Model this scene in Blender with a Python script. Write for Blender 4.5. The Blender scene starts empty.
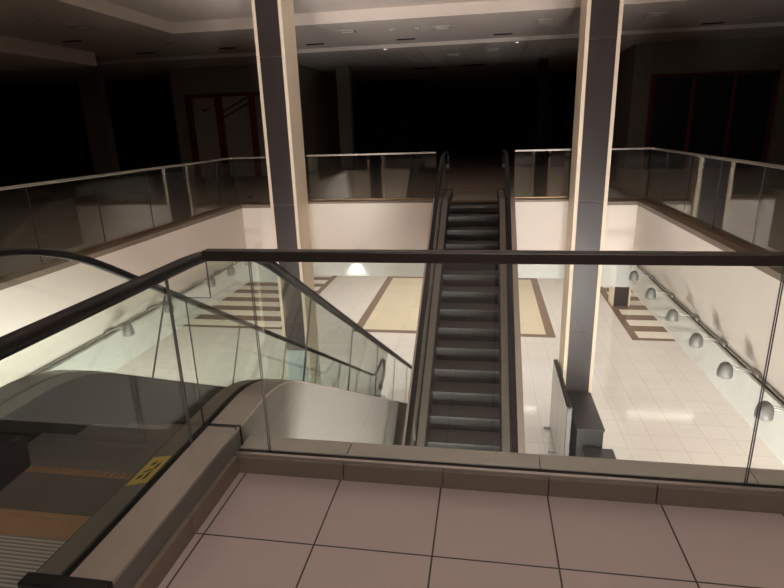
import bpy, bmesh, math, random
from mathutils import Vector, Matrix
PI = math.pi
random.seed(4)
scn = bpy.context.scene
COL = scn.collection

# ------------------------------------------------------------------ materials
def lin(c):
    return tuple(((v/255)/12.92 if v/255 <= .04045 else ((v/255+.055)/1.055)**2.4) for v in c) + (1,)

def new_mat(name):
    m = bpy.data.materials.new(name); m.use_nodes = True
    nt = m.node_tree; nt.nodes.clear()
    out = nt.nodes.new('ShaderNodeOutputMaterial')
    return m, nt, out

class NT:
    def __init__(s, nt): s.nt = nt
    def n(s, typ, **kw):
        nd = s.nt.nodes.new(typ)
        for k, v in kw.items(): setattr(nd, k, v)
        return nd
    def link(s, a, b): s.nt.links.new(a, b)
    def val(s, nd, i, v):
        if hasattr(v, 'is_linked') or isinstance(v, bpy.types.NodeSocket): s.link(v, nd.inputs[i])
        else: nd.inputs[i].default_value = v
    def math(s, op, a, b=0.0, c=None):
        nd = s.n('ShaderNodeMath', operation=op)
        s.val(nd, 0, a); s.val(nd, 1, b)
        if c is not None: s.val(nd, 2, c)
        return nd.outputs[0]
    def pos(s):
        g = s.n('ShaderNodeNewGeometry'); x = s.n('ShaderNodeSeparateXYZ')
        s.link(g.outputs['Position'], x.inputs[0]); return x.outputs
    def obj(s):
        g = s.n('ShaderNodeTexCoord'); return g.outputs['Object']
    def mix(s, f, a, b):
        nd = s.n('ShaderNodeMix', data_type='RGBA')
        s.val(nd, 0, f); s.val(nd, 6, a); s.val(nd, 7, b); return nd.outputs[2]
    def noise(s, scale, detail=3, vec=None, stretch=None):
        v = vec or s.obj()
        if stretch:
            mp = s.n('ShaderNodeMapping'); mp.inputs['Scale'].default_value = stretch
            s.link(v, mp.inputs[0]); v = mp.outputs[0]
        nd = s.n('ShaderNodeTexNoise'); nd.inputs['Scale'].default_value = scale
        nd.inputs['Detail'].default_value = detail; s.link(v, nd.inputs['Vector'])
        return nd.outputs['Fac']

def plain(name, rgb, rough=.5, metal=0.0, var=.06, nscale=6, stretch=None, spec=.5, coat=0, bump=0):
    m, nt, out = new_mat(name); N = NT(nt)
    b = N.n('ShaderNodeBsdfPrincipled'); N.link(b.outputs[0], out.inputs[0])
    c = lin(rgb); lo = tuple(v*(1-var) for v in c[:3])+(1,); hi = tuple(min(1, v*(1+var)) for v in c[:3])+(1,)
    nz = N.noise(nscale, 4, None, stretch)
    N.link(N.mix(nz, lo, hi), b.inputs['Base Color'])
    b.inputs['Roughness'].default_value = rough; b.inputs['Metallic'].default_value = metal
    b.inputs['Specular IOR Level'].default_value = spec
    b.inputs['Coat Weight'].default_value = coat
    if bump:
        bp = N.n('ShaderNodeBump'); bp.inputs['Strength'].default_value = bump; bp.inputs['Distance'].default_value = .01
        N.link(nz, bp.inputs['Height']); N.link(bp.outputs[0], b.inputs['Normal'])
    return m

def tiled(name, rgb, joint, sx, sy, x0, y0, w, rough=.3, var=.05, jointmix=1.0, spec=.5, nscale=1.3):
    """square floor tiles with thin joints, laid in world metres"""
    m, nt, out = new_mat(name); N = NT(nt)
    b = N.n('ShaderNodeBsdfPrincipled'); N.link(b.outputs[0], out.inputs[0])
    p = N.pos()
    def ln(v, s, o):
        f = N.math('FRACT', N.math('DIVIDE', N.math('SUBTRACT', v, o), s))
        d = N.math('ABSOLUTE', N.math('SUBTRACT', f, .5))
        return N.math('GREATER_THAN', d, .5 - w/s/2)
    k = N.math('MAXIMUM', ln(p[0], sx, x0), ln(p[1], sy, y0))
    c = lin(rgb)
    g = N.n('ShaderNodeNewGeometry')
    nz = N.noise(nscale, 5, g.outputs['Position'])
    base = N.mix(nz, tuple(v*(1-var) for v in c[:3])+(1,), tuple(v*(1+var) for v in c[:3])+(1,))
    # every tile a slightly different tone
    fx = N.math('FLOOR', N.math('DIVIDE', N.math('SUBTRACT', p[0], x0), sx))
    fy = N.math('FLOOR', N.math('DIVIDE', N.math('SUBTRACT', p[1], y0), sy))
    cb = N.n('ShaderNodeCombineXYZ'); N.link(fx, cb.inputs[0]); N.link(fy, cb.inputs[1])
    wn = N.n('ShaderNodeTexWhiteNoise'); N.link(cb.outputs[0], wn.inputs['Vector'])
    base = N.mix(N.math('MULTIPLY', wn.outputs['Value'], .10), base, lin(tuple(v*.8 for v in rgb)))
    N.link(N.mix(N.math('MULTIPLY', k, jointmix), base, lin(joint)), b.inputs['Base Color'])
    N.link(N.math('ADD', N.math('MULTIPLY', nz, .12), rough-.06), b.inputs['Roughness'])
    b.inputs['Specular IOR Level'].default_value = spec
    return m

def ribbed(name, rgb, dark, axis, period, rough=.45, metal=0.0, duty=.5):
    m, nt, out = new_mat(name); N = NT(nt)
    b = N.n('ShaderNodeBsdfPrincipled'); N.link(b.outputs[0], out.inputs[0])
    x = N.n('ShaderNodeSeparateXYZ'); N.link(N.obj(), x.inputs[0])
    f = N.math('FRACT', N.math('DIVIDE', x.outputs[axis], period))
    k = N.math('LESS_THAN', f, duty)
    nz = N.noise(5, 3)
    N.link(N.mix(k, lin(rgb), N.mix(nz, lin(dark), lin(tuple(v*1.15 for v in dark)))), b.inputs['Base Color'])
    bp = N.n('ShaderNodeBump'); bp.inputs['Strength'].default_value = .4; bp.inputs['Distance'].default_value = .004
    N.link(N.math('SUBTRACT', 1.0, k), bp.inputs['Height']); N.link(bp.outputs[0], b.inputs['Normal'])
    b.inputs['Roughness'].default_value = rough; b.inputs['Metallic'].default_value = metal
    return m

def glass(name, tint, f0=.045, rough=0.0):
    m, nt, out = new_mat(name); N = NT(nt)
    lw = N.n('ShaderNodeLayerWeight'); lw.inputs['Blend'].default_value = .5
    fac = N.math('ADD', N.math('MULTIPLY', N.math('POWER', lw.outputs['Facing'], 5.0), 1-f0), f0)
    tr = N.n('ShaderNodeBsdfTransparent'); tr.inputs[0].default_value = tint + (1,)
    gl = N.n('ShaderNodeBsdfGlossy'); gl.inputs['Roughness'].default_value = rough
    mx = N.n('ShaderNodeMixShader'); N.link(fac, mx.inputs[0]); N.link(tr.outputs[0], mx.inputs[1]); N.link(gl.outputs[0], mx.inputs[2])
    N.link(mx.outputs[0], out.inputs[0])
    return m

def frosted(name, rgb, clear=.5):
    m, nt, out = new_mat(name); N = NT(nt)
    tr = N.n('ShaderNodeBsdfTransparent'); tr.inputs[0].default_value = (.95, .97, .96, 1)
    df = N.n('ShaderNodeBsdfDiffuse'); df.inputs[0].default_value = lin(rgb)
    tl = N.n('ShaderNodeBsdfTranslucent'); tl.inputs[0].default_value = lin(rgb)
    m1 = N.n('ShaderNodeMixShader'); m1.inputs[0].default_value = .5
    N.link(df.outputs[0], m1.inputs[1]); N.link(tl.outputs[0], m1.inputs[2])
    m2 = N.n('ShaderNodeMixShader')
    nz = N.noise(2.0, 2)
    N.link(N.math('ADD', N.math('MULTIPLY', nz, .1), 1-clear-.05), m2.inputs[0])
    N.link(tr.outputs[0], m2.inputs[1]); N.link(m1.outputs[0], m2.inputs[2])
    gl = N.n('ShaderNodeBsdfGlossy'); gl.inputs['Roughness'].default_value = .45
    m3 = N.n('ShaderNodeMixShader'); m3.inputs[0].default_value = .06
    N.link(m2.outputs[0], m3.inputs[1]); N.link(gl.outputs[0], m3.inputs[2])
    N.link(m3.outputs[0], out.inputs[0]); return m

def emit(name, rgb, s):
    m, nt, out = new_mat(name); N = NT(nt)
    e = N.n('ShaderNodeEmission'); e.inputs[0].default_value = lin(rgb); e.inputs[1].default_value = s
    N.link(e.outputs[0], out.inputs[0]); return m

M = dict(
 tile_near = tiled('pale_stone_tile', (190,172,164), (52,44,40), .4775, .4775, -1.135, 1.745, .007, rough=.38, var=.05),
 tile_far = tiled('dim_stone_tile', (150,135,122), (60,52,46), .6, .6, 0, .1, .008, rough=.3),
 tile_low = tiled('cream_polished_tile', (220,212,206), (170,158,148), .6, .6, .2, .5, .009, rough=.11, var=.03, jointmix=.8),
 inlay_beige = tiled('beige_inlay_tile', (216,202,176), (196,178,150), .6, .6, .2, .5, .008, rough=.22, var=.08),
 inlay_brown = tiled('brown_inlay_tile', (122,98,84), (110,88,76), .6, .6, .2, .5, .008, rough=.22, var=.08),
 stripe_cream = tiled('cream_inlay_tile', (232,222,208), (200,188,172), .6, .6, .2, .5, .008, rough=.2, var=.03),
 plaster = plain('white_plaster', (226,216,206), .75, var=.03, nscale=1.2),
 cream = plain('cream_column_panel', (228,210,186), .5, var=.03, nscale=1.5),
 ceil = plain('ceiling_paint', (206,194,186), .85, var=.03, nscale=1.0),
 soffit = plain('soffit_paint', (224,210,200), .85, var=.03, nscale=1.0),
 lowceil = plain('lower_ceiling_paint', (230,226,220), .9, var=.02),
 slate = plain('dark_brown_cladding', (48,40,39), .38, var=.18, nscale=2.5, stretch=(1,1,.25), spec=.4),
 pedestal = plain('charcoal_laminate', (42,41,42), .4, var=.12, nscale=3),
 stone = plain('brown_curb_stone', (120,106,92), .45, var=.10, nscale=4),
 ledge = plain('grey_beige_ledge_stone', (188,180,170), .4, var=.06, nscale=4),
 base = plain('brown_baseboard', (134,118,103), .5, var=.08, nscale=4),
 seam = plain('black_seam_rubber', (14,13,13), .6, var=.1),
 black = plain('black_handrail_rubber', (20,18,18), .5, var=.15, nscale=8, spec=.3),
 blackbox = plain('black_moulded_plastic', (20,18,18), .5, var=.15),
 bronze = plain('dark_bronze_metal', (58,50,46), .38, .35, var=.08, nscale=3, stretch=(.3,6,6)),
 steel = plain('brushed_steel', (206,200,192), .3, 1.0, var=.06, nscale=20, stretch=(.1,6,6)),
 bronzeshoe = plain('bronze_base_shoe', (150,128,104), .35, .8, var=.08, nscale=8),
 deck = plain('satin_aluminium_deck', (178,166,158), .34, .62, var=.06, nscale=5, stretch=(8,.4,1)),
 deckdark = plain('grey_inner_deck', (120,114,106), .45, .4, var=.08, nscale=5, stretch=(8,.4,1)),
 skirt = plain('dark_skirt_panel', (48,46,45), .4, .3, var=.1, nscale=5),
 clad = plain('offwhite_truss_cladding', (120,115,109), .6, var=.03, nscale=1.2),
 step = ribbed('grooved_dark_step', (112,108,104), (62,60,58), 0, .018, .5, .0),
 riser = ribbed('grooved_step_riser', (64,62,60), (42,41,40), 0, .018, .5, .0),
 nosing = plain('grey_step_edge', (84,82,79), .55, .1, var=.1, nscale=20),  # step edge strip, paler than the riser below it
 plate = ribbed('ribbed_landing_plate', (178,170,162), (112,106,100), 1, .019, .45, .15),
 comb = ribbed('dotted_comb_plate', (92,84,80), (64,59,56), 0, .014, .5, .2),
 orange = plain('ochre_warning_strip', (150,114,80), .5, var=.12, nscale=7),
 yellow = plain('yellow_sticker', (212,182,70), .5, var=.1, nscale=15),
 ink = plain('black_print', (20,18,16), .6, var=.05),
 glass_clear = glass('clear_glass', (.965,.985,.97), .045),
 glass_esc = glass('greenish_glass', (.945,.98,.955), .04),
 glass_far = glass('grey_glass', (.90,.93,.92), .095),
 edge_esc = plain('pale_glass_edge', (112,116,110), .2, var=.1),
 edge = plain('glass_edge', (74,66,72), .2, var=.1),
 band = frosted('translucent_sign_glass', (242,245,244), .66),
 shade = frosted('grey_lamp_glass', (140,138,134), .22),
 bulb = emit('lamp_bulb', (255,240,220), 1.5),
 tube = emit('fluorescent_tube', (255,244,232), 16),
 spotled = emit('small_downlight', (255,240,225), 5),
 chrome = plain('lamp_steel', (170,168,164), .3, .9, var=.05),
 dark = plain('black_slot', (16,15,15), .7, var=.1),
 red = plain('red_shopfront_frame', (96,16,22), .5, var=.1),
 storepanel = plain('pale_shop_hoarding', (150,140,130), .7, var=.06, nscale=2),
 storedark = plain('unlit_shop_glass', (26,25,28), .3, var=.2, nscale=1),
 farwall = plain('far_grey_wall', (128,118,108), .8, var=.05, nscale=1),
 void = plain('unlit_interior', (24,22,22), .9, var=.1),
 poster = plain('pale_blue_panel', (176,192,200), .35, var=.05, nscale=2),
 greypanel = plain('grey_directory_panel', (176,172,166), .3, var=.10, nscale=3, stretch=(1,1,5)),
 fitframe = plain('dull_fitting_frame', (176,166,158), .6, var=.03),
 endpost = plain('grey_post_paint', (120,118,116), .4, var=.05),
 trimwhite = plain('light_fitting_trim', (215,208,200), .5, var=.03),
)

# ------------------------------------------------------------------ mesh helpers
class MB:
    def __init__(s): s.v = []; s.f = []; s.mi = []; s.sm = []
    def face(s, pts, mi=0, smooth=False):
        b = len(s.v); s.v += [tuple(p) for p in pts]; s.f.append(tuple(range(b, b+len(pts)))); s.mi.append(mi); s.sm.append(smooth)
    def box(s, x0, x1, y0, y1, z0, z1, mi=0, side=None):
        b = len(s.v)
        s.v += [(x, y, z) for z in (z0, z1) for y in (y0, y1) for x in (x0, x1)]
        fs = [(0,2,3,1), (4,5,7,6), (0,1,5,4), (2,6,7,3), (0,4,6,2), (1,3,7,5)]  # bottom top front back left right
        for k, f in enumerate(fs):
            s.f.append(tuple(b+i for i in f)); s.sm.append(False)
            s.mi.append(side.get(k, mi) if side else mi)
        return s
    def prism(s, poly, axis, a, b, mi=0):
        """poly in the two other axes (cyclic order kept), extruded from a to b along axis"""
        def P(u, v, w): return {'X': (w, u, v), 'Y': (u, w, v), 'Z': (u, v, w)}[axis]
        i = len(s.v); n = len(poly)
        s.v += [P(u, v, a) for u, v in poly] + [P(u, v, b) for u, v in poly]
        s.f.append(tuple(range(i, i+n))); s.f.append(tuple(range(i+2*n-1, i+n-1, -1)))
        s.mi += [mi]*2; s.sm += [False]*2
        for k in range(n):
            s.f.append((i+k, i+n+k, i+n+(k+1) % n, i+(k+1) % n)); s.mi.append(mi); s.sm.append(False)
        return s
    def strip(s, top, bot, x0, x1, mi=0):
        """solid between two (y,z) polylines of equal length, x0..x1"""
        i = len(s.v); n = len(top)
        for (a, b) in zip(top, bot):
            s.v += [(x0, *a), (x1, *a), (x1, *b), (x0, *b)]
        for k in range(n-1):
            p = i+4*k; q = p+4
            for j in range(4):
                s.f.append((p+j, p+(j+1) % 4, q+(j+1) % 4, q+j)); s.mi.append(mi); s.sm.append(False)
        s.f.append((i, i+3, i+2, i+1)); s.mi.append(mi); s.sm.append(False)
        p = i+4*(n-1); s.f.append((p, p+1, p+2, p+3)); s.mi.append(mi); s.sm.append(False)
        return s
    def sweep(s, path, prof, mi=0, smooth=True, caps=True):
        """sweep closed profile (x, n) along a (y,z) path in the YZ plane"""
        i = len(s.v); n = len(path); m = len(prof)
        for k, (y, z) in enumerate(path):
            a = path[max(0, k-1)]; b = path[min(n-1, k+1)]
            t = Vector((b[0]-a[0], b[1]-a[1])).normalized(); nn = Vector((-t.y, t.x))
            for (px, pn) in prof: s.v.append((px, y+nn.x*pn, z+nn.y*pn))
        for k in range(n-1):
            for j in range(m):
                s.f.append((i+k*m+j, i+k*m+(j+1) % m, i+(k+1)*m+(j+1) % m, i+(k+1)*m+j)); s.mi.append(mi); s.sm.append(smooth)
        if caps:
            s.f.append(tuple(i+j for j in range(m-1, -1, -1))); s.f.append(tuple(i+(n-1)*m+j for j in range(m)))
            s.mi += [mi]*2; s.sm += [False]*2
        return s
    def tube(s, pts, r, seg=10, mi=0):
        i = len(s.v); n = len(pts); pts = [Vector(p) for p in pts]
        for k, p in enumerate(pts):
            t = (pts[min(n-1, k+1)]-pts[max(0, k-1)]).normalized()
            u = t.orthogonal().normalized() if abs(t.z) > .9 else t.cross(Vector((0, 0, 1))).normalized()
            w = t.cross(u)
            for j in range(seg):
                a = 2*PI*j/seg; s.v.append(tuple(p+u*math.cos(a)*r+w*math.sin(a)*r))
        for k in range(n-1):
            for j in range(seg):
                s.f.append((i+k*seg+j, i+k*seg+(j+1) % seg, i+(k+1)*seg+(j+1) % seg, i+(k+1)*seg+j)); s.mi.append(mi); s.sm.append(True)
        s.f.append(tuple(i+j for j in range(seg-1, -1, -1))); s.f.append(tuple(i+(n-1)*seg+j for j in range(seg)))
        s.mi += [mi]*2; s.sm += [False]*2
        return s
    def lathe(s, prof, c=(0, 0, 0), seg=20, mi=0, cap=False):
        i = len(s.v); n = len(prof)
        for r, z in prof:
            for j in range(seg):
                a = 2*PI*j/seg; s.v.append((c[0]+r*math.cos(a), c[1]+r*math.sin(a), c[2]+z))
        for k in range(n-1):
            for j in range(seg):
                s.f.append((i+k*seg+j, i+k*seg+(j+1) % seg, i+(k+1)*seg+(j+1) % seg, i+(k+1)*seg+j)); s.mi.append(mi); s.sm.append(True)
        if cap:
            s.f.append(tuple(i+j for j in range(seg-1, -1, -1))); s.f.append(tuple(i+(n-1)*seg+j for j in range(seg)))
            s.mi += [mi]*2; s.sm += [False]*2
        return s
    def build(s, name, mats, parent=None, bevel=0, off=(0, 0, 0)):
        me = bpy.data.meshes.new(name)
        me.from_pydata([(v[0]-off[0], v[1]-off[1], v[2]-off[2]) for v in s.v], [], s.f)
        if not isinstance(mats, (list, tuple)): mats = [mats]
        for m in mats: me.materials.append(m)
        for p, mi, sm in zip(me.polygons, s.mi, s.sm): p.material_index = mi; p.use_smooth = sm
        bm = bmesh.new(); bm.from_mesh(me)
        bmesh.ops.recalc_face_normals(bm, faces=bm.faces)
        if bevel:
            bmesh.ops.bevel(bm, geom=[e for e in bm.edges if len(e.link_faces) == 2 and e.calc_face_angle(0) > .6], offset=bevel, segments=2, profile=.5, affect='EDGES', clamp_overlap=True)
        bm.to_mesh(me); bm.free()
        o = bpy.data.objects.new(name, me); COL.objects.link(o)
        if parent: o.parent = parent
        else: o.location = off
        return o

def tag(o, label, cat, group=None):
    o['label'] = label; o['category'] = cat
    if group: o['group'] = group
    return o
def thing(name, label, cat, loc=(0, 0, 0), rz=0, group=None):
    o = bpy.data.objects.new(name, None); COL.objects.link(o)
    o.empty_display_size = .2; o.location = loc; o.rotation_euler = (0, 0, rz)
    return tag(o, label, cat, group)
def struct(name, mb, mats, bevel=0):
    o = mb.build(name, mats, None, bevel); o['kind'] = 'structure'; return o
def dup(root, loc, rz=0, label=None):
    r = root.copy(); COL.objects.link(r); r.location = loc; r.rotation_euler = (0, 0, rz)
    if label: r['label'] = label
    for ch in list(root.children):
        c = ch.copy(); COL.objects.link(c); c.parent = r
        for g in list(ch.children):
            d = g.copy(); COL.objects.link(d); d.parent = c
    return r

# ------------------------------------------------------------------ key dimensions (metres)
LOW = -5.33                       # lower floor; upper floor is 0
XL, XR = -5.30, 2.94              # side edges of the opening
YN, YF, YO = 2.36, 12.05, 11.45   # near edge, far edge, far edge beside the columns
SOF = -1.12                       # underside of the upper slab
YM = 7.035                        # the two escalators mirror about this line
E1X, E2X = -2.00, -.24

# ------------------------------------------------------------------ floors
def grid_floor(name, xs, ys, fn, z, mats, thick):
    mb = MB()
    for i in range(len(xs)-1):
        for j in range(len(ys)-1):
            k = fn((xs[i]+xs[i+1])/2, (ys[j]+ys[j+1])/2)
            if k is None: continue
            mb.face([(xs[i], ys[j], z), (xs[i+1], ys[j], z), (xs[i+1], ys[j+1], z), (xs[i], ys[j+1], z)], k)
    me_o = mb.build(name, mats); me_o['kind'] = 'structure'
    bm = bmesh.new(); bm.from_mesh(me_o.data); bmesh.ops.remove_doubles(bm, verts=bm.verts, dist=1e-4)
    for f in bm.faces:
        if f.normal.z < 0: f.normal_flip()
    bm.to_mesh(me_o.data); bm.free()
    return me_o

YS0, YS1 = 17.9, 25.5
stripes = []
y = YS0 + .22
edges = [YS0, YS0+.22]
while y + 1.2 < YS1:
    edges += [y+.62, y+1.18]; y += 1.18
edges.append(YS1)
def low_fn(x, y):
    for (cx, hw) in ((E1X, .51), (E2X, .51)): pass
    if abs(x-E1X) < .51 and 11.45 < y < 11.98: return None
    if abs(x-E2X) < .51 and 2.10 < y < 2.62: return None
    if YS0 < y < YS1:
        for (a, b) in ((-11.5, -7.15), (4.85, 9.2)):
            if a < x < b:
                if x < a+.25 or x > b-.25 or y < YS0+.22: return 2
                for k in range(1, len(edges)-1, 2):
                    if edges[k] < y < edges[k+1]: return 3
                return 2
        if -4.62 < x < 2.42:
            return 2 if (x < -4.32 or x > 2.12 or y < YS0+.28 or y > YS1-.28) else 1
    return 0
xs = sorted({-14.5, -11.5, -11.25, -7.4, -7.15, -4.62, -4.32, 2.12, 2.42, 4.85, 5.10, 8.95, 9.2, 13, E1X-.51, E1X+.51, E2X-.51, E2X+.51})
ys = sorted(set([-5, 2.10, 2.62, 11.45, 11.98, YS0, YS0+.22, YS0+.28, YS1-.28, YS1, 27.5] + edges))
grid_floor('floor_lower', xs, ys, low_fn, LOW, [M['tile_low'], M['inlay_beige'], M['inlay_brown'], M['stripe_cream']], .1)
struct('wall_lower_far', MB().box(-14.5, 13, 27.5, 27.7, LOW, SOF), M['plaster'])
struct('wall_lower_near', MB().box(-14.5, 13, -5.2, -5, LOW, SOF), M['plaster'])
struct('wall_lower_left', MB().box(-14.7, -14.5, -5, 27.5, LOW, SOF), M['plaster'])
struct('wall_lower_right', MB().box(13, 13.2, -5, 27.5, LOW, SOF), M['plaster'])

def slab(name, rects, mat):
    for k, (x0, x1, y0, y1) in enumerate(rects):
        mb = MB().box(x0, x1, y0, y1, SOF, 0, 1, {1: 0, 0: 2})
        struct(name if k == 0 else '%s.%03d' % (name, k), mb, [mat, M['plaster'], M['lowceil']])
HX = .83
slab('floor_near', [(-14.5, E1X-HX, -7, YN), (E1X-HX, E1X+HX, -7, 1.30), (E1X+HX, 13, -7, YN)], M['tile_near'])
slab('floor_far', [(XL-.0, E2X-HX, YF, 40), (E2X+HX, XR, YF, 40), (E2X-HX, E2X+HX, 12.77, 40)], M['tile_far'])
slab('floor_side', [(-22, XL, YN, 40), (XR, 13, YN, 40)], M['tile_far'])
# short returns beside the columns
struct('wall_far_left', MB().box(XL, -4.57, YO, YF, SOF, 0), M['plaster'])
struct('wall_far_right', MB().box(2.34, XR, YO, YF, SOF, 0), M['plaster'])
# curbs under the glass
struct('trim_1', MB().box(XL-.24, XL, YN, YO+.2, .0, .075), M['stone'], .004)
struct('trim_2', MB().box(XR, XR+.27, YN, YO+.2, .0, .075), M['stone'], .004)
struct('trim_3', MB().box(XL, -4.57, YO, YO+.2, 0, .075), M['stone'], .004)
struct('trim_4', MB().box(2.34, XR, YO, YO+.2, 0, .075), M['stone'], .004)
struct('trim_5', MB().box(-3.97, E2X-.80, YF, YF+.18, 0, .05), M['stone'], .004)
struct('trim_6', MB().box(E2X+.80, 1.72, YF, YF+.18, 0, .05), M['stone'], .004)
# near curb: stone face, metal lip, groove, ledge
mb = MB()
for a, b in ((-1.17, -.642), (-.638, -.172), (-.168, .298), (.302, .75), (.754, 1.72)): mb.box(a, b, 2.17, 2.195, 0, .088)
struct('baseboard_near', mb, M['stone'], .002)
struct('trim_7', MB().box(-1.19, 1.72, 2.193, 2.214, 0, .094), M['deck'], .002)
struct('trim_8', MB().box(-1.19, 1.72, 2.214, 2.246, 0, .086), M['seam'])
mb = MB()
for a, b in ((-1.19, -.642), (-.638, .268), (.272, 1.178), (1.182, 1.72)): mb.box(a, b, 2.246, 2.36, 0, .092)
struct('trim_9', mb, M['ledge'], .002)
# left of the first escalator: the same curb going on
struct('trim_10', MB().box(XL, E1X-HX, 2.17, 2.36, 0, .09), M['stone'], .003)
# base of the escalator side on the near floor
mb = MB(); mb.box(-1.19, -1.168, 0.2, 1.725, 0, .095); mb.box(-1.19, -1.168, 1.729, 2.17, 0, .095)
struct('baseboard_left', mb, M['base'], .003)

# translucent sign band hanging under the slab edge
B0, B1 = -1.67, -1.10
struct('trim_11', MB().box(XR-.02, XR-.005, YN, YO, B0, B1), M['band'])
struct('trim_12', MB().box(XL+.005, XL+.02, YN, YO, B0, B1), M['band'])
struct('trim_13', MB().box(-3.97, 1.72, YF-.02, YF-.005, B0, B1), M['band'])
struct('trim_14', MB().box(XL+.02, -4.57, YO-.02, YO-.005, B0, B1), M['band'])
struct('trim_15', MB().box(2.34, XR-.02, YO-.02, YO-.005, B0, B1), M['band'])
# thin dark rail the lamps are fixed to
struct('trim_16', MB().box(XR-.045, XR, YN, YO, SOF-.012, SOF+.022).box(XR-.03, XR, YN, YO, SOF+.035, SOF+.05), M['chrome'])
struct('trim_17', MB().box(XL, XL+.045, YN, YO, SOF-.012, SOF+.022).box(XL, XL+.03, YN, YO, SOF+.035, SOF+.05), M['chrome'])

# ------------------------------------------------------------------ ceilings of the upper level
CX0, CX1, CY0, CY1, CZ = -7.75, 5.45, .2, 13.88, 4.0
mb = MB()
for (x0, x1, y0, y1) in ((-22, CX0, -7, 17.8), (CX1, 13, -7, 17.8), (CX0, CX1, -7, CY0), (CX0, CX1, CY1, 17.8)):
    mb.box(x0, x1, y0, y1, CZ, CZ+.3)
struct('ceiling', mb, M['ceil'])
struct('ceiling_coffer', MB().box(CX0, CX1, CY0, CY1, CZ+.25, CZ+.4), M['soffit'])
mb = MB(); mb.box(CX0, CX1, CY1-.006, CY1-.001, CZ, CZ+.25); mb.box(CX0+.001, CX0+.006, CY0, CY1, CZ, CZ+.25); mb.box(CX1-.006, CX1-.001, CY0, CY1, CZ, CZ+.25)
struct('trim_18', mb, M['soffit'])
mb = MB(); jx = [-22, -8.1] + [-2.8+.66*k - .66*3 for k in range(11)] + [9, 13]
for a, b in zip(jx[:-1], jx[1:]): mb.box(a+.008, b-.008, 17.8, 40, 3.9, 4.2)
mb.box(-22, 13, 17.82, 40, 3.93, 4.2)
struct('ceiling_far', mb, M['ceil'])
struct('trim_19', MB().box(-22, -11.5, 5, 16, 3.63, 4.0), M['soffit'])
# upper walls
struct('wall_near', MB().box(-22, 13, -7.2, -7, 0, 4.2), M['farwall'])
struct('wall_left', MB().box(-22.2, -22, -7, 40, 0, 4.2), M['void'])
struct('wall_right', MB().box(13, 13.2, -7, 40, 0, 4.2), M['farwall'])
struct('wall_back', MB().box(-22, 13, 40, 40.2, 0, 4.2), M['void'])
# shopfront walls across the far walkway (openings left for the shopfronts)
for nm, parts in (('wall_shop_left', ((-11.52, -11.03, 20, 20.3, 0, 3.9), (-11.03, -7.0, 20, 20.3, 2.99, 3.9), (-6.99, -6.75, 20, 26, 0, 3.9))),
                  ('wall_shop_right', ((4.62, 5.17, 20, 20.3, 0, 3.9), (5.17, 8.93, 20, 20.3, 2.97, 3.9), (8.93, 13, 20, 20.3, 0, 3.9), (4.62, 4.9, 20.3, 30, 0, 3.9)))):
    for k, q in enumerate(parts): struct(nm if k == 0 else '%s.%03d' % (nm, k), MB().box(*q), M['farwall'])
struct('wall_left_pier', MB().box(-15.3, -14.45, 20, 20.4, 0, 3.9).box(-14.42, -14.36, 20.05, 20.1, 0, 2.86), M['farwall'])
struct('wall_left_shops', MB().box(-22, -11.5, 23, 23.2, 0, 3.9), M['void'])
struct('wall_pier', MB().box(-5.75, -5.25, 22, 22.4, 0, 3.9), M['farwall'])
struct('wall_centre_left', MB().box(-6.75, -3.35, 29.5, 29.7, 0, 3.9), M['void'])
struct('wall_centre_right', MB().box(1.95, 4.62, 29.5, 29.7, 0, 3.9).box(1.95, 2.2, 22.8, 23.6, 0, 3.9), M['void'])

# ------------------------------------------------------------------ columns
def column(label, xa, xb, yfront, depth, facing, z0, z1, joints, panels=True):
    """square cream column; a dark clad strip runs up the face that looks over the opening"""
    cx, cy = (xa+xb)/2, yfront + facing*depth/2*-1
    r = thing('column', label, 'column', (cx, cy, z0), 0 if facing < 0 else PI, 'clad columns around the opening')
    w = (xb-xa)/2; h = z1-z0; d = depth/2
    zs = [0] + [j-z0 for j in joints] + [h]
    sh = MB()
    for a, b in zip(zs[:-1], zs[1:]): sh.box(-w, w, -d, d, a+.003, b-.003)
    sh.box(-w+.004, w-.004, -d+.004, d-.004, 0, h)
    sh.build('shaft', M['cream'], r)
    for a, b in zip(zs[:-1], zs[1:]):
        MB().box(-w+.07, w-.07, -d-.012, -d+.002, a+.003, b-.003).build('cladding_panel', M['slate'], r, .002)
    return r
J = [-2.62, .08, 3.02]
colL = column('dark-fronted cream column beside left end of the far glass railing', -4.57, -3.97, 11.30, .75, -1, LOW, CZ+.25, J)
colR = column('dark-fronted cream column on the right of the facing escalator', 1.72, 2.34, 11.30, .75, -1, LOW, CZ+.25, J)
column('near column seen only as a reflection in the far left panes', -4.57, -3.97, 2.77, .6, 1, LOW, CZ+.25, J)
column('near column at the right end of the foreground railing', 1.72, 2.34, 2.77, .6, 1, LOW, CZ+.25, J)
column('small distant column standing by the striped floor downstairs', 4.93, 5.60, 21.55, .6, -1, LOW, SOF, [-3.3])

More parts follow.
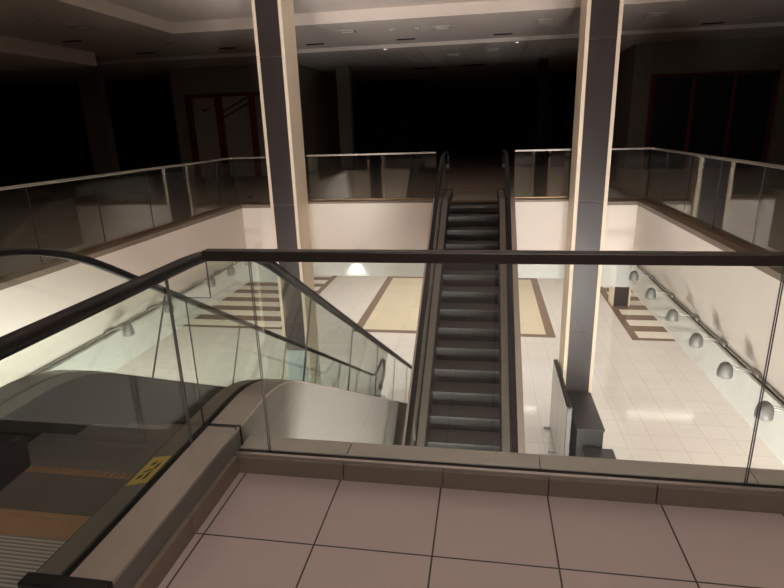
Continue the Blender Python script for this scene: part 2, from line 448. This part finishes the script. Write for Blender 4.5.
# ------------------------------------------------------------------ glass railings
def panel(mb, axis, a, b, c, z0, z1, t=.006):
    if axis == 'X': mb.box(a, b, c-t, c+t, z0, z1, 0, {4: 1, 5: 1, 1: 1, 0: 1})
    else: mb.box(c-t, c+t, a, b, z0, z1, 0, {2: 1, 3: 1, 1: 1, 0: 1})
    return mb
def railing(label, axis, c, ends, joints, zb, zt, gl, railmat, rw=.025, rh=.035, shoe=True, group='glass railings around the opening'):
    mid = (ends[0]+ends[1])/2
    loc = (mid, c, 0) if axis == 'X' else (c, mid, 0)
    r = thing('glass_railing', label, 'railing', loc, 0, group)
    js = [ends[0]] + list(joints) + [ends[1]]
    for a, b in zip(js[:-1], js[1:]):
        panel(MB(), axis, a+.004-mid, b-.004-mid, 0, zb, zt-rh+.005).build('glass_panel', [gl, M['edge']], r)
    mb = MB()
    if axis == 'X': mb.box(ends[0]-mid, ends[1]-mid, -rw, rw, zt-rh, zt)
    else: mb.box(-rw, rw, ends[0]-mid, ends[1]-mid, zt-rh, zt)
    mb.build('top_rail', railmat, r, .006)
    if shoe:
        mb = MB()
        if axis == 'X': mb.box(ends[0]-mid, ends[1]-mid, -.03, .03, zb-.03, zb+.02)
        else: mb.box(-.03, .03, ends[0]-mid, ends[1]-mid, zb-.03, zb+.02)
        mb.build('base_shoe', M['bronzeshoe'], r, .004)
    return r
near = railing('near glass railing with thick dark top rail across the foreground', 'X', 2.23, (-1.235, 1.715), (-1.025, .05, 1.12), .075, 1.105, M['glass_clear'], M['bronze'], .03, .047, False)
# first pane has a notch: its lower part runs on to the escalator, its upper part stops short of the handrail
first = [c for c in near.children if c.name.startswith('glass_panel')][0]
mb = MB(); mid = (-1.235+1.715)/2
prof = [(-1.358-mid, .215), (-1.19-mid, .215), (-1.19-mid, .075), (-1.029-mid, .075), (-1.029-mid, 1.063), (-1.232-mid, 1.063), (-1.232-mid, .88), (-1.358-mid, .88)]
mb.prism(prof, 'Y', -.006, .006, 1); mb.mi[0] = 0; mb.mi[1] = 0
tmp = mb.build('glass_panel', [M['glass_clear'], M['edge']], near)
first.data = tmp.data; bpy.data.objects.remove(tmp)
railing('long glass railing along the left edge of the opening', 'Y', -5.48, (2.25, 11.62), (3.45, 4.68, 5.91, 7.13, 8.37, 9.60, 10.84), .095, 1.085, M['glass_far'], M['steel'])
railing('long glass railing along the right edge of the opening', 'Y', 3.13, (2.25, 11.60), (3.35, 4.57, 5.79, 7.01, 8.22, 9.43, 10.57), .095, 1.085, M['glass_far'], M['steel'])
railing('short glass railing between left column and the left corner', 'X', 11.60, (-5.45, -4.58), (), .095, 1.085, M['glass_far'], M['steel'])
railing('short glass railing between right column and the right corner', 'X', 11.60, (2.35, 3.10), (), .095, 1.085, M['glass_far'], M['steel'])
railing('far glass railing between left column and the facing escalator', 'X', 12.16, (-3.96, -1.065), (-2.0,), .075, 1.075, M['glass_far'], M['steel'])
railing('far glass railing between facing escalator and right column', 'X', 12.16, (.585, 1.71), (), .075, 1.075, M['glass_far'], M['steel'])

# ------------------------------------------------------------------ escalators
def smooth_line(y, yb0, yb1, hi, lo, slope, w0, w1):
    """flat hi, straight slope down between bends, flat lo, parabolic bends of half width w"""
    def bend(y, y0, w):           # integral of a ramp 0..1 about y0
        if y < y0-w: return 0
        if y > y0+w: return y-y0
        return (y-y0+w)**2/(4*w)
    return hi - slope*bend(y, yb0, w0) + slope*bend(y, yb1, w1)
SL = .5665
DB0 = 2.84; DROP = -LOW
DB1 = DB0 + DROP/SL
def zh(y): return smooth_line(y, DB0, DB1, 1.028, 1.028+LOW, SL, .55, .35)     # handrail centre line
def zd(y): return smooth_line(y, DB0, DB1, .20, .20+LOW, SL, .32, .32)         # top of the decks
SB0 = 2.49; SB1 = SB0 + DROP/.57
def zs_(y): return smooth_line(y, SB0, SB1, 0, LOW, .57, .30, .30)             # step noses
OY, OZ = YM, LOW
def L(y, z): return (y-OY, z-OZ)
YA, YB = 1.22, 14.07-1.27            # ends of the decks
def frange(a, b, d):
    n = max(1, int(round((b-a)/d))); return [a+(b-a)*k/n for k in range(n+1)]
bendy = sorted(set(frange(YA, 2.2, .5) + frange(2.2, 3.5, .1) + frange(3.5, 11.7, .8) + frange(11.7, 12.8, .1) + [YB]))

def make_escalator():
    r = thing('escalator', 'x', 'escalator', (E1X, OY, OZ), 0, 'pair of escalators crossing the opening')
    G = .635
    for sx in (-1, 1):
        def X(a, b): return (min(sx*a, sx*b), max(sx*a, sx*b))
        # handrail loop
        R0, R1 = .155, .30
        path = []
        c0 = (1.06, 1.028-R0); c1 = (13.22, 1.028+LOW-R1)
        path += [(1.12, c0[1]-R0), (1.10, c0[1]-R0)]
        for k in range(0, 13):
            a = -PI/2 - PI*k/12; path.append((c0[0]+R0*math.cos(a), c0[1]+R0*math.sin(a)))
        path += [(yy, zh(yy)) for yy in frange(1.4, 2.2, .4) + frange(2.3, 3.5, .1) + frange(3.8, 11.6, .6) + frange(11.8, 12.8, .08) + [13.0]]
        for k in range(0, 13):
            a = PI/2 - PI*k/12; path.append((c1[0]+R1*math.cos(a), c1[1]+R1*math.sin(a)))
        path += [(13.12, c1[1]-R1), (13.0, c1[1]-R1)]
        pr = [(-.036, -.008), (-.036, .010), (-.026, .022), (.026, .022), (.036, .010), (.036, -.008), (.026, -.022), (-.026, -.022)]
        path = [L(*p) for p in path]
        MB().sweep(path, [(sx*G+px, pn) for px, pn in pr], 0).build('handrail', M['black'], r)
        # inlet boxes
        mb = MB(); x0, x1 = X(G-.045, G+.045)
        mb.prism([L(1.0, .65), L(1.225, .665), L(1.235, .765), L(1.0, .80)], 'X', x0, x1)
        mb.build('inlet_box', M['blackbox'], r, .01)
        mb = MB(); mb.prism([L(12.85, LOW+.34), L(13.05, LOW+.34), L(13.05, LOW+.5), L(12.85, LOW+.5)], 'X', x0, x1)
        mb.build('inlet_box', M['blackbox'], r, .01)
        # glass panels, joints square to the slope
        js = [.97, 2.115, 3.68, 4.97, 6.26, 7.55, 8.84, 10.13, 11.42, 13.2]
        for a, b in zip(js[:-1], js[1:]):
            yy = frange(a+.004, b-.004, .12)
            def sh(y, up):        # lean the joint on the incline
                k = max(0, min(1, (y-2.6)/.8))*max(0, min(1, (12.4-y)/.6)); return y + (.36*k if up else 0)
            top = [L(sh(y, True), zh(sh(y, True))-.022) for y in yy]; bot = [L(y, zd(y)-.02) for y in yy]
            if a == .97:
                top[0] = L(a+.004, .93); bot[0] = L(a+.004, .60)
            x0, x1 = sx*G-.006, sx*G+.006
            m_ = MB().strip(top, bot, x0, x1, 0); m_.mi[-1] = 1; m_.mi[-2] = 1
            m_.build('glass_panel', [M['glass_esc'], M['edge_esc']], r)
        # decks
        def ribbon(o0, o1, ztop, thick, name, mat, zfn=zd):
            x0, x1 = X(o0, o1)
            return MB().strip([L(y, zfn(y)+ztop) for y in bendy], [L(y, zfn(y)+ztop-thick) for y in bendy], x0, x1).build(name, mat, r)
        ribbon(G+.018, G+.178, 0, .014, 'outer_deck', M['deck'])
        # inner deck slopes down a little towards the steps
        mb = MB(); i0 = sx*(G-.018); i1 = sx*(.515)
        n = len(bendy)
        for k in range(n):
            y = bendy[k]; z = zd(y)
            mb.v += [(i0, *L(y, z)), (i1, *L(y, z-.012)), (i1, *L(y, z-.04)), (i0, *L(y, z-.04))]
        for k in range(n-1):
            p = 4*k; q = p+4
            for j in range(4): mb.f.append((p+j, p+(j+1) % 4, q+(j+1) % 4, q+j)); mb.mi.append(0); mb.sm.append(False)
        mb.f += [(0, 3, 2, 1), (4*n-4, 4*n-3, 4*n-2, 4*n-1)]; mb.mi += [0, 0]; mb.sm += [False]*2
        mb.build('inner_deck', M['deckdark'], r)
        ribbon(G-.018, G+.018, -.012, .02, 'groove_seal', M['seam'])
        x0, x1 = X(.508, .518)
        MB().strip([L(y, zd(y)-.014) for y in bendy], [L(y, min(zd(y)-.18, zs_(y)-.2)) for y in bendy], x0, x1).build('skirt_panel', M['skirt'], r)
        # cladding of the outer side: down to the floor on the landings, a fixed depth on the incline
        def zc(y):
            return max(LOW, zd(y)-1.02) if y < 12.6 else LOW
        x0, x1 = X(G+.158, G+.176)
        MB().strip([L(y, zd(y)-.013) for y in bendy], [L(y, max(LOW+.002, zd(y)-1.15)) for y in bendy], x0, x1).build('side_cladding', M['clad'], r)
        # end caps
        x0, x1 = X(.50, G+.182)
        MB().box(x0, x1, L(1.225, 0)[0], L(1.28, 0)[0], 0-OZ+.005, .206-OZ).build('end_cap', M['blackbox'], r, .008)
        MB().box(x0, x1, L(12.79, 0)[0], L(12.84, 0)[0], .004, .206).build('end_cap', M['blackbox'], r, .008)
    # underside
    under = [y for y in bendy if zd(y)-1.15 > LOW+.05]
    MB().strip([L(y, zd(y)-1.10) for y in under], [L(y, zd(y)-1.15) for y in under], -.80, .80).build('underside_cladding', M['clad'], r)
    # steps: treads with a curved riser each
    Y0, Y1 = 2.075, 11.995; n = 27; pt = (Y1-Y0)/n
    cache = {}
    for k in range(n):
        a = Y0+pt*k; b = a+pt; z = zs_(b); zn = zs_(b+pt) if k < n-1 else LOW
        dep = max(.03, z-zn+.02)
        key = round(dep, 3)
        if key not in cache:
            mb = MB(); x0, x1 = -.505, .505
            mb.box(x0, x1, 0.002, pt-.012, -.03, 0, 0)
            mb.box(x0, x1, pt-.012, pt-.001, -.032, 0, 2)
            q = [(pt-.012, -.03), (pt-.004, -.03), (pt-.012, -dep*.6), (pt-.03, -dep), (pt-.045, -dep), (pt-.03, -dep*.6)]
            mb.prism(q, 'X', x0, x1, 1)
            o = mb.build('step', [M['step'], M['riser'], M['nosing']], r); cache[key] = o.data
        else:
            o = bpy.data.objects.new('step', cache[key]); COL.objects.link(o); o.parent = r
        o.location = (0, *L(a, z))
    # landings, both ends
    def landing(y0, d, z):
        def bx(a, b, h0, h1, w=.515): 
            ya, yb = sorted((L(y0+d*a, 0)[0], L(y0+d*b, 0)[0])); return MB().box(-w, w, ya, yb, z-OZ+h0, z-OZ+h1)
        bx(.035, .30, .0, .008).build('comb_plate', M['comb'], r)
        bx(.30, .445, .0, .007).build('threshold_strip', M['orange'], r)
        w = MB()
        for k in range(48):
            xx = -.505+.0213*k; ya, yb = sorted((L(y0-d*.012, 0)[0], L(y0+d*.036, 0)[0]))
            w.box(xx, xx+.012, ya, yb, z-OZ+.002, z-OZ+.010)
        w.build('comb_teeth', M['orange'], r)
        pl = bx(.445, 1.02, .0, .006)
        pl2 = bx(1.024, 1.60, .0, .006); pl.v and None
        pl.build('landing_plate', M['plate'], r); pl2.build('landing_plate', M['plate'], r)
    landing(2.075, -1, 0); landing(11.995, 1, LOW)
    # base of the pit at the upper end
    MB().box(-.51, .51, L(1.31, 0)[0], L(2.05, 0)[0], -OZ-.06, -OZ-.002).build('landing_base', M['skirt'], r)
    return r
esc1 = make_escalator()
esc1['label'] = 'left escalator going down, its landing at the bottom left'
# caution sticker on the inner deck, nearest side (only on this one)
Z = .2-OZ+.001
mb = MB(); pts = [(.612, 1.785), (.612, 1.985), (.527, 1.975), (.527, 1.765)]
mb.face([(x, y-OY, Z-(.617-x)*.11) for x, y in pts])
st = mb.build('caution_sticker', M['yellow'], esc1); st['label'] = 'yellow caution sticker with black print'
mb = MB()
for (xa, ya, w, h) in ((.545, 1.80, .018, .03), (.575, 1.80, .014, .05), (.55, 1.85, .03, .015), (.582, 1.87, .012, .05), (.552, 1.90, .018, .025)):
    mb.face([(x, y-OY, Z+.0012-(.617-x)*.11) for x, y in ((xa, ya), (xa+w, ya+.02), (xa+w, ya+h+.02), (xa, ya+h))])
mb.build('print', M['ink'], st)
kids = [c for c in esc1.children if not c.name.startswith('caution_sticker')]
esc2 = esc1.copy(); COL.objects.link(esc2); esc2.location = (E2X, OY, OZ); esc2.rotation_euler = (0, 0, PI)
esc2['label'] = 'middle escalator rising away between the two columns'
for ch in kids:
    c = ch.copy(); COL.objects.link(c); c.parent = esc2
# seam where the escalator side meets the near railing
struct('trim_20', MB().box(-1.355, -1.183, 2.262, 2.272, .19, .2035).box(-1.189, -1.1815, 2.264, 2.269, .095, .2035), M['seam'])

# ------------------------------------------------------------------ gooseneck sign lamps
def make_lamp(label, loc, rz):
    """arm runs along local -X from the rail; bell shade opens downwards and back to the sign"""
    r = thing('sign_lamp', label, 'lamp', loc, rz, 'gooseneck lamps over the sign band')
    MB().box(-.045, 0, -.09, .09, -.02, .02).build('mounting_block', M['chrome'], r, .006)
    mb = MB()
    for dy in (-.025, .025):
        mb.tube([(-.04, dy, .0), (-.12, dy, .035), (-.22, dy, .05), (-.30, dy*.6, .06)], .007, 8)
    mb.build('arm', M['chrome'], r)
    prof = [(.066, -.075), (.076, -.07), (.078, -.03), (.073, .02), (.058, .062), (.032, .088), (.0, .094)]
    inner = [(.0, .088), (.028, .082), (.052, .057), (.067, .02), (.071, -.03), (.066, -.072)]
    MB().lathe(prof+inner, (-.33, 0, .02), 20).build('shade', M['shade'], r)
    MB().lathe([(0, -.03), (.022, -.02), (.028, .0), (.02, .03), (.012, .06), (0, .06)], (-.33, 0, .0), 12).build('bulb', M['bulb'], r)
    return r
ords = ['first', 'second', 'third', 'fourth', 'fifth', 'sixth', 'seventh', 'eighth']
lampR = None
for k, yy in enumerate((9.95, 8.88, 7.81, 6.88, 6.00, 5.10)):
    lab = '%s grey bell-shaped sign lamp from the far end of the right wall' % ords[k]
    lampR = make_lamp(lab, (XR, yy, SOF+.06), 0) if k == 0 else dup(lampR, (XR, yy, SOF+.06), 0, lab)
for k, yy in enumerate((10.75, 9.93, 9.1, 7.65, 6.6)):
    dup(lampR, (XL, yy, SOF+.06), PI, '%s grey bell-shaped sign lamp from the far end of the left wall' % ords[k])
dup(lampR, (-2.92, YF, SOF-.08), PI/2, 'grey bell-shaped sign lamp on the far wall, glowing over the sign band')

# ------------------------------------------------------------------ lower floor furniture
def pedestal(label, x0, x1, y0, y1, z1):
    cx, cy = (x0+x1)/2, (y0+y1)/2
    r = thing('pedestal', label, 'pedestal', (cx, cy, LOW)); w, d, h = (x1-x0)/2, (y1-y0)/2, z1-LOW
    MB().box(-w+.02, w-.02, -d+.02, d-.02, 0, h-.03).build('body', M['pedestal'], r, .004)
    MB().box(-w, w, -d, d, h-.03, h).build('top', M['pedestal'], r, .004)
    return r
pedestal('tall charcoal box standing against the foot of right column', 1.79, 2.31, 9.70, 11.26, -4.0)
pedestal('lower charcoal box in front of the tall one, nearest the railing', 1.90, 2.46, 8.30, 9.64, -4.35)
r = thing('directory_stand', 'upright grey glass directory stand beside the charcoal boxes', 'stand', (1.655, 10.95, LOW))
for a, b in ((-1.15, -.58), (-.57, .0), (.01, .57), (.58, 1.14)):
    panel(MB(), 'Y', a, b, -.045, .08, 1.70, .006).build('face_panel', [M['greypanel'], M['edge']], r)
    panel(MB(), 'Y', a, b, .045, .08, 1.70, .006).build('face_panel', [M['greypanel'], M['edge']], r)
MB().box(-.025, .025, -1.15, 1.14, 1.68, 1.725).build('top_cap', M['black'], r, .004)
for yy in (-1.15, 1.10): MB().box(-.05, .05, yy, yy+.04, .0, 1.72).build('end_post', M['endpost'], r, .004)
for yy in (-1.0, .0, 1.0): MB().box(-.20, .04, yy-.03, yy+.03, 0, .06).build('foot', M['chrome'], r, .004)
# pale blue notice on the left column
n_ = tag(MB().box(-4.5, -4.04, 11.265, 11.286, -4.6, -3.28).build('notice_board', M['poster'], None, .003, (-4.27, 11.275, -4.6)), 'pale blue notice panel low on the left column', 'sign')

# ------------------------------------------------------------------ linear lights on the lower ceiling
proto = None
spots = [(6.85, 20.6, 0), (-4.9, 30, 0), (-4.9, 20.6, 0), (1.0, 20.6, 0), (8.5, 12, PI/2), (8.5, 5, PI/2), (-10.8, 12, PI/2), (-10.8, 5, PI/2), (-1.1, 15.5, 0), (6.85, 15.5, 0)]
spots = [s for s in spots if s[1] < 27]
where = ['above the striped floor on the right', 'behind the left column', 'behind the facing escalator', 'behind the right wall, farther back', 'behind the right wall, nearer', 'behind the left wall, farther back', 'behind the left wall, nearer', 'just behind the far wall', 'beyond the right column']
for (x, y, a), w in zip(spots, where):
    lab = 'strip light under the lower ceiling, ' + w
    if proto is None:
        proto = thing('strip_light', lab, 'light', (x, y, SOF), a, 'strip lights of the lower level')
        MB().box(-1.25, 1.25, -.09, .09, -.06, 0).build('housing', M['trimwhite'], proto, .005)
        MB().box(-1.2, 1.2, -.06, .06, -.075, -.06).build('diffuser', M['tube'], proto)
    else: dup(proto, (x, y, SOF), a, lab)

# ------------------------------------------------------------------ ceiling fittings of the upper level
def fitting(name, label, cat, x, y, z, kind, w=.3, d=.3, group='ceiling fittings'):
    r = thing(name, label, cat, (x, y, z), 0, group)
    if kind == 'square':
        mb = MB()
        for a in ((-w, w, -d, -d+.05), (-w, w, d-.05, d), (-w, -w+.05, -d+.05, d-.05), (w-.05, w, -d+.05, d-.05)): mb.box(a[0], a[1], a[2], a[3], -.03, 0)
        mb.build('frame', M['fitframe'], r)
        MB().box(-w+.05, w-.05, -d+.05, d-.05, -.012, 0).build('diffuser', M['soffit'], r)
    elif kind == 'slot':
        MB().box(-w, w, -d, d, -.015, 0).build('frame', M['dark'], r)
        mb = MB()
        for k in range(3): mb.box(-w+.02+k*(2*w-.04)/3, -w+.02+(k+.8)*(2*w-.04)/3, -d*.4, d*.4, -.02, -.01)
        mb.build('vane', M['black'], r)
    elif kind == 'spot':
        MB().lathe([(.04, -.012), (.085, -.02), (.095, -.008), (.095, 0)], seg=20).build('trim_ring', M['trimwhite'], r)
        MB().lathe([(0, -.008), (.045, -.010), (.045, 0)], seg=16).build('lens', M['spotled'], r)
    elif kind == 'detector':
        MB().lathe([(.0, -.06), (.05, -.055), (.07, -.03), (.09, -.02), (.09, 0)], seg=20).build('housing', M['fitframe'], r)
        MB().lathe([(.0, -.066), (.02, -.062), (.02, -.055)], seg=12).build('sensor', M['dark'], r)
    return r
Q = [
 ('square', -3.58, 15.03, 4.0, 'square flush ceiling light right of the left column, above the far railing'),
 ('square', -1.17, 15.31, 4.0, 'square flush ceiling light in the middle, above the facing escalator'),
 ('square', 1.37, 15.22, 4.0, 'square flush ceiling light just left of the right column'),
 ('square', 3.90, 15.32, 4.0, 'square flush ceiling light just right of the right column'),
 ('square', -9.11, 12.38, 4.0, 'square flush ceiling light at upper left beside the raised ceiling'),
 ('detector', -2.43, 15.15, 4.0, 'round smoke detector between the two left square ceiling lights'),
 ('detector', -1.80, 15.23, 4.0, 'small round ceiling sensor beside the middle square light'),
 ('slot', -4.99, 16.86, 4.0, 'dark slot vent right of the left column'),
 ('slot', -2.32, 16.93, 4.0, 'dark slot vent in the middle of the ceiling edge'),
 ('slot', .39, 17.05, 4.0, 'dark slot vent left of the right column'),
 ('slot', 5.87, 17.27, 4.0, 'dark slot vent at far right above the right shop'),
 ('slot', -7.60, 16.65, 4.0, 'dark slot vent left of the left column'),
 ('slot', -10.30, 16.67, 4.0, 'dark slot vent near end of the dropped soffit'),
 ('slot', -10.65, 13.99, 4.0, 'dark slot vent beside the dropped soffit, nearer one'),
 ('detector', -8.55, 15.02, 4.0, 'small round ceiling sensor near the raised ceiling corner'),
 ('detector', -9.10, 11.05, 4.0, 'small round ceiling sensor at the top left of the view'),
 ('spot', -3.11, 17.98, 3.9, 'tiny lit downlight on the left of the panelled ceiling'),
 ('spot', .83, 18.03, 3.9, 'tiny lit downlight on the right of the panelled ceiling'),
 ('spot', -4.31, 38.0, 3.9, 'tiny lit downlight deep in the dark corridor'),
 ('square', .14, 19.4, 3.9, 'faint square fitting right of centre on the panelled ceiling'),
 ('square', -1.18, 20.2, 3.9, 'faint square fitting in middle of the panelled ceiling'),
 ('square', -1.25, 29.5, 3.9, 'pale square fitting far back on the panelled ceiling'),
 ('slot', -2.56, 24.2, 3.9, 'long dark grille far back on the left of the panelled ceiling'),
 ('slot', -.60, 23.9, 3.9, 'long dark grille far back in middle of the panelled ceiling'),
]
NAMES = dict(square=('ceiling_light', 'light'), slot=('ceiling_vent', 'vent'), spot=('downlight', 'light'), detector=('ceiling_detector', 'detector'))
for kind, x, y_, z, lab in Q:
    nm, cat = NAMES[kind]
    w, d = {'square': (.22, .2), 'slot': (.26, .08), 'spot': (0, 0), 'detector': (0, 0)}[kind]
    if 'grille' in lab: w, d = .5, .2
    fitting(nm, lab, cat, x, y_, z, kind, w, d)

# ------------------------------------------------------------------ shopfronts across the far walkway
def shopfront(label, x0, x1, posts, top, pan, y=20.0, header=.12):
    cx = (x0+x1)/2
    r = thing('shopfront', label, 'shopfront', (cx, y, 0))
    mb = MB(); mb.box(x0-cx, x1-cx, -.05, .08, top-header, top)
    mb.build('header', M['red'], r, .004)
    for a, b in posts: MB().box(a-cx, b-cx, -.05, .08, 0, top-header).build('post', M['red'], r, .004)
    for (a, _), (_, b) in zip([(p[1], 0) for p in posts[:-1]], [(0, p[0]) for p in posts[1:]]):
        MB().box(a-cx, b-cx, .02, .05, 0, top-header).build('panel', pan, r)
    return r, cx
r, cx = shopfront('red-framed shopfront with pale panels behind the left column', -11.02, -7.0, [(-11.02, -10.77), (-9.85, -9.59), (-8.55, -8.32), (-7.25, -7.0)], 2.98, M['storepanel'])
# check-shaped mark and slanting stripes on the panels
def on_panel(name, polys):
    mb = MB()
    for poly in polys: mb.prism([(x-cx, z) for x, z in poly], 'Y', .012, .021)
    return mb.build(name, M['ink'], r)
top = [(-10.42, 2.54), (-10.395, 2.47), (-10.36, 2.445), (-10.31, 2.445), (-10.22, 2.475), (-10.02, 2.565)]
low = [(-10.02, 2.565), (-10.20, 2.435), (-10.29, 2.39), (-10.37, 2.385), (-10.42, 2.42), (-10.43, 2.48)]
on_panel('logo_mark', [top+low[1:]])
on_panel('slanting_stripes', [[(-9.59, 2.33), (-8.55, 2.80), (-8.55, 2.855), (-9.59, 2.385)], [(-9.59, 2.12), (-8.55, 2.59), (-8.55, 2.645), (-9.59, 2.175)]])
shopfront('dark shopfront with a thin red frame at upper right', 5.18, 8.92, [(5.18, 5.30), (6.42, 6.52), (7.62, 7.72), (8.80, 8.92)], 2.96, M['storedark'], header=.08)

# ------------------------------------------------------------------ lights
def area(name, loc, sx, sy, power, rot=(0, 0, 0), col=(1, .94, .87)):
    l = bpy.data.lights.new(name, 'AREA'); l.shape = 'RECTANGLE'; l.size = sx; l.size_y = sy; l.energy = power; l.color = col
    o = bpy.data.objects.new(name, l); COL.objects.link(o); o.location = loc; o.rotation_euler = rot; return o
WARM = (1, .972, .95)
area('lower_far_lights', (-1.2, 20, SOF-.1), 13, 10, 420, col=WARM)
area('lower_right_lights', (8.2, 9, SOF-.1), 6, 12, 260, col=WARM)
area('lower_left_lights', (-10.4, 9, SOF-.1), 6, 12, 260, col=WARM)
def spot(name, loc, aim, power, ang, r=.25):
    l = bpy.data.lights.new(name, 'SPOT'); l.energy = power; l.spot_size = math.radians(ang); l.spot_blend = .6; l.shadow_soft_size = r; l.color = WARM
    o = bpy.data.objects.new(name, l); COL.objects.link(o); o.location = loc
    o.rotation_euler = (Vector(aim)-Vector(loc)).to_track_quat('-Z', 'Y').to_euler(); return o
# added spots under the slabs: the hidden floor bounces their light to ceiling and walls
for k, x in enumerate((-4.2, -.2, 2.2)):
    spot('added_bounce_spot', (x, 1.9, SOF-.1), (x*.7-.3, 4.0, LOW), 2500, 95)
for k, y_ in enumerate((3.3, 5.8)):
    spot('added_bounce_spot', (XR+.35, y_, B0-.08), (1.1, y_+.2, LOW), 1700, 80)
    spot('added_bounce_spot', (XL-.35, y_, B0-.08), (-3.7, y_+.2, LOW), 1700, 80)
# added uplights, unseen under the near slab, brighten the ceiling edge and column fronts
for x, sx, pw in ((2.2, 3.0, 1320), (-4.2, 2.6, 720)):
    o = area('added_uplight', (x, .3, -4.2), sx, 1.2, pw, col=WARM)
    o.rotation_euler = (Vector((-.6, 13.5, 7.0))-o.location).to_track_quat('-Z', 'Y').to_euler()
spot('sign_lamp_beam', (-2.92, YF-.30, SOF-.12), (-2.92, YF-.02, SOF-.5), 45, 70, .03)
area('upper_near_lights', (.6, -2.2, 3.95), 3.0, 2.0, 135, col=(1, .93, .91))

w = bpy.data.worlds.new('world'); scn.world = w; w.use_nodes = True
w.node_tree.nodes['Background'].inputs[0].default_value = (.01, .009, .008, 1)
w.node_tree.nodes['Background'].inputs[1].default_value = .1

# ------------------------------------------------------------------ camera
F, yaw, pit, rol = 549.67, math.radians(9.9155), math.radians(16.8358), math.radians(-1.8256)
cy, sy, cp, sp = math.cos(yaw), math.sin(yaw), math.cos(pit), math.sin(pit)
fw = Vector((-sy*cp, cy*cp, -sp)); rt = Vector((cy, sy, 0)); up = rt.cross(fw)
cr, sr = math.cos(rol), math.sin(rol)
r2 = cr*rt + sr*up; u2 = -sr*rt + cr*up
cam = bpy.data.cameras.new('camera'); cam.sensor_width = 36; cam.lens = 36*F/784; cam.clip_start = .05; cam.clip_end = 200
co = bpy.data.objects.new('camera', cam); COL.objects.link(co)
co.matrix_world = Matrix(((r2.x, u2.x, -fw.x, 0), (r2.y, u2.y, -fw.y, 0), (r2.z, u2.z, -fw.z, 1.60), (0, 0, 0, 1)))
scn.camera = co

scn.view_settings.view_transform = 'Standard'; scn.view_settings.look = 'None'
scn.view_settings.exposure = 0.0; scn.view_settings.gamma = 1.0; scn.view_settings.use_curve_mapping = False
scn.cycles.use_denoising = True
scn.cycles.max_bounces = 10; scn.cycles.diffuse_bounces = 5; scn.cycles.glossy_bounces = 4
scn.cycles.transparent_max_bounces = 32
scn.cycles.sample_clamp_indirect = 6
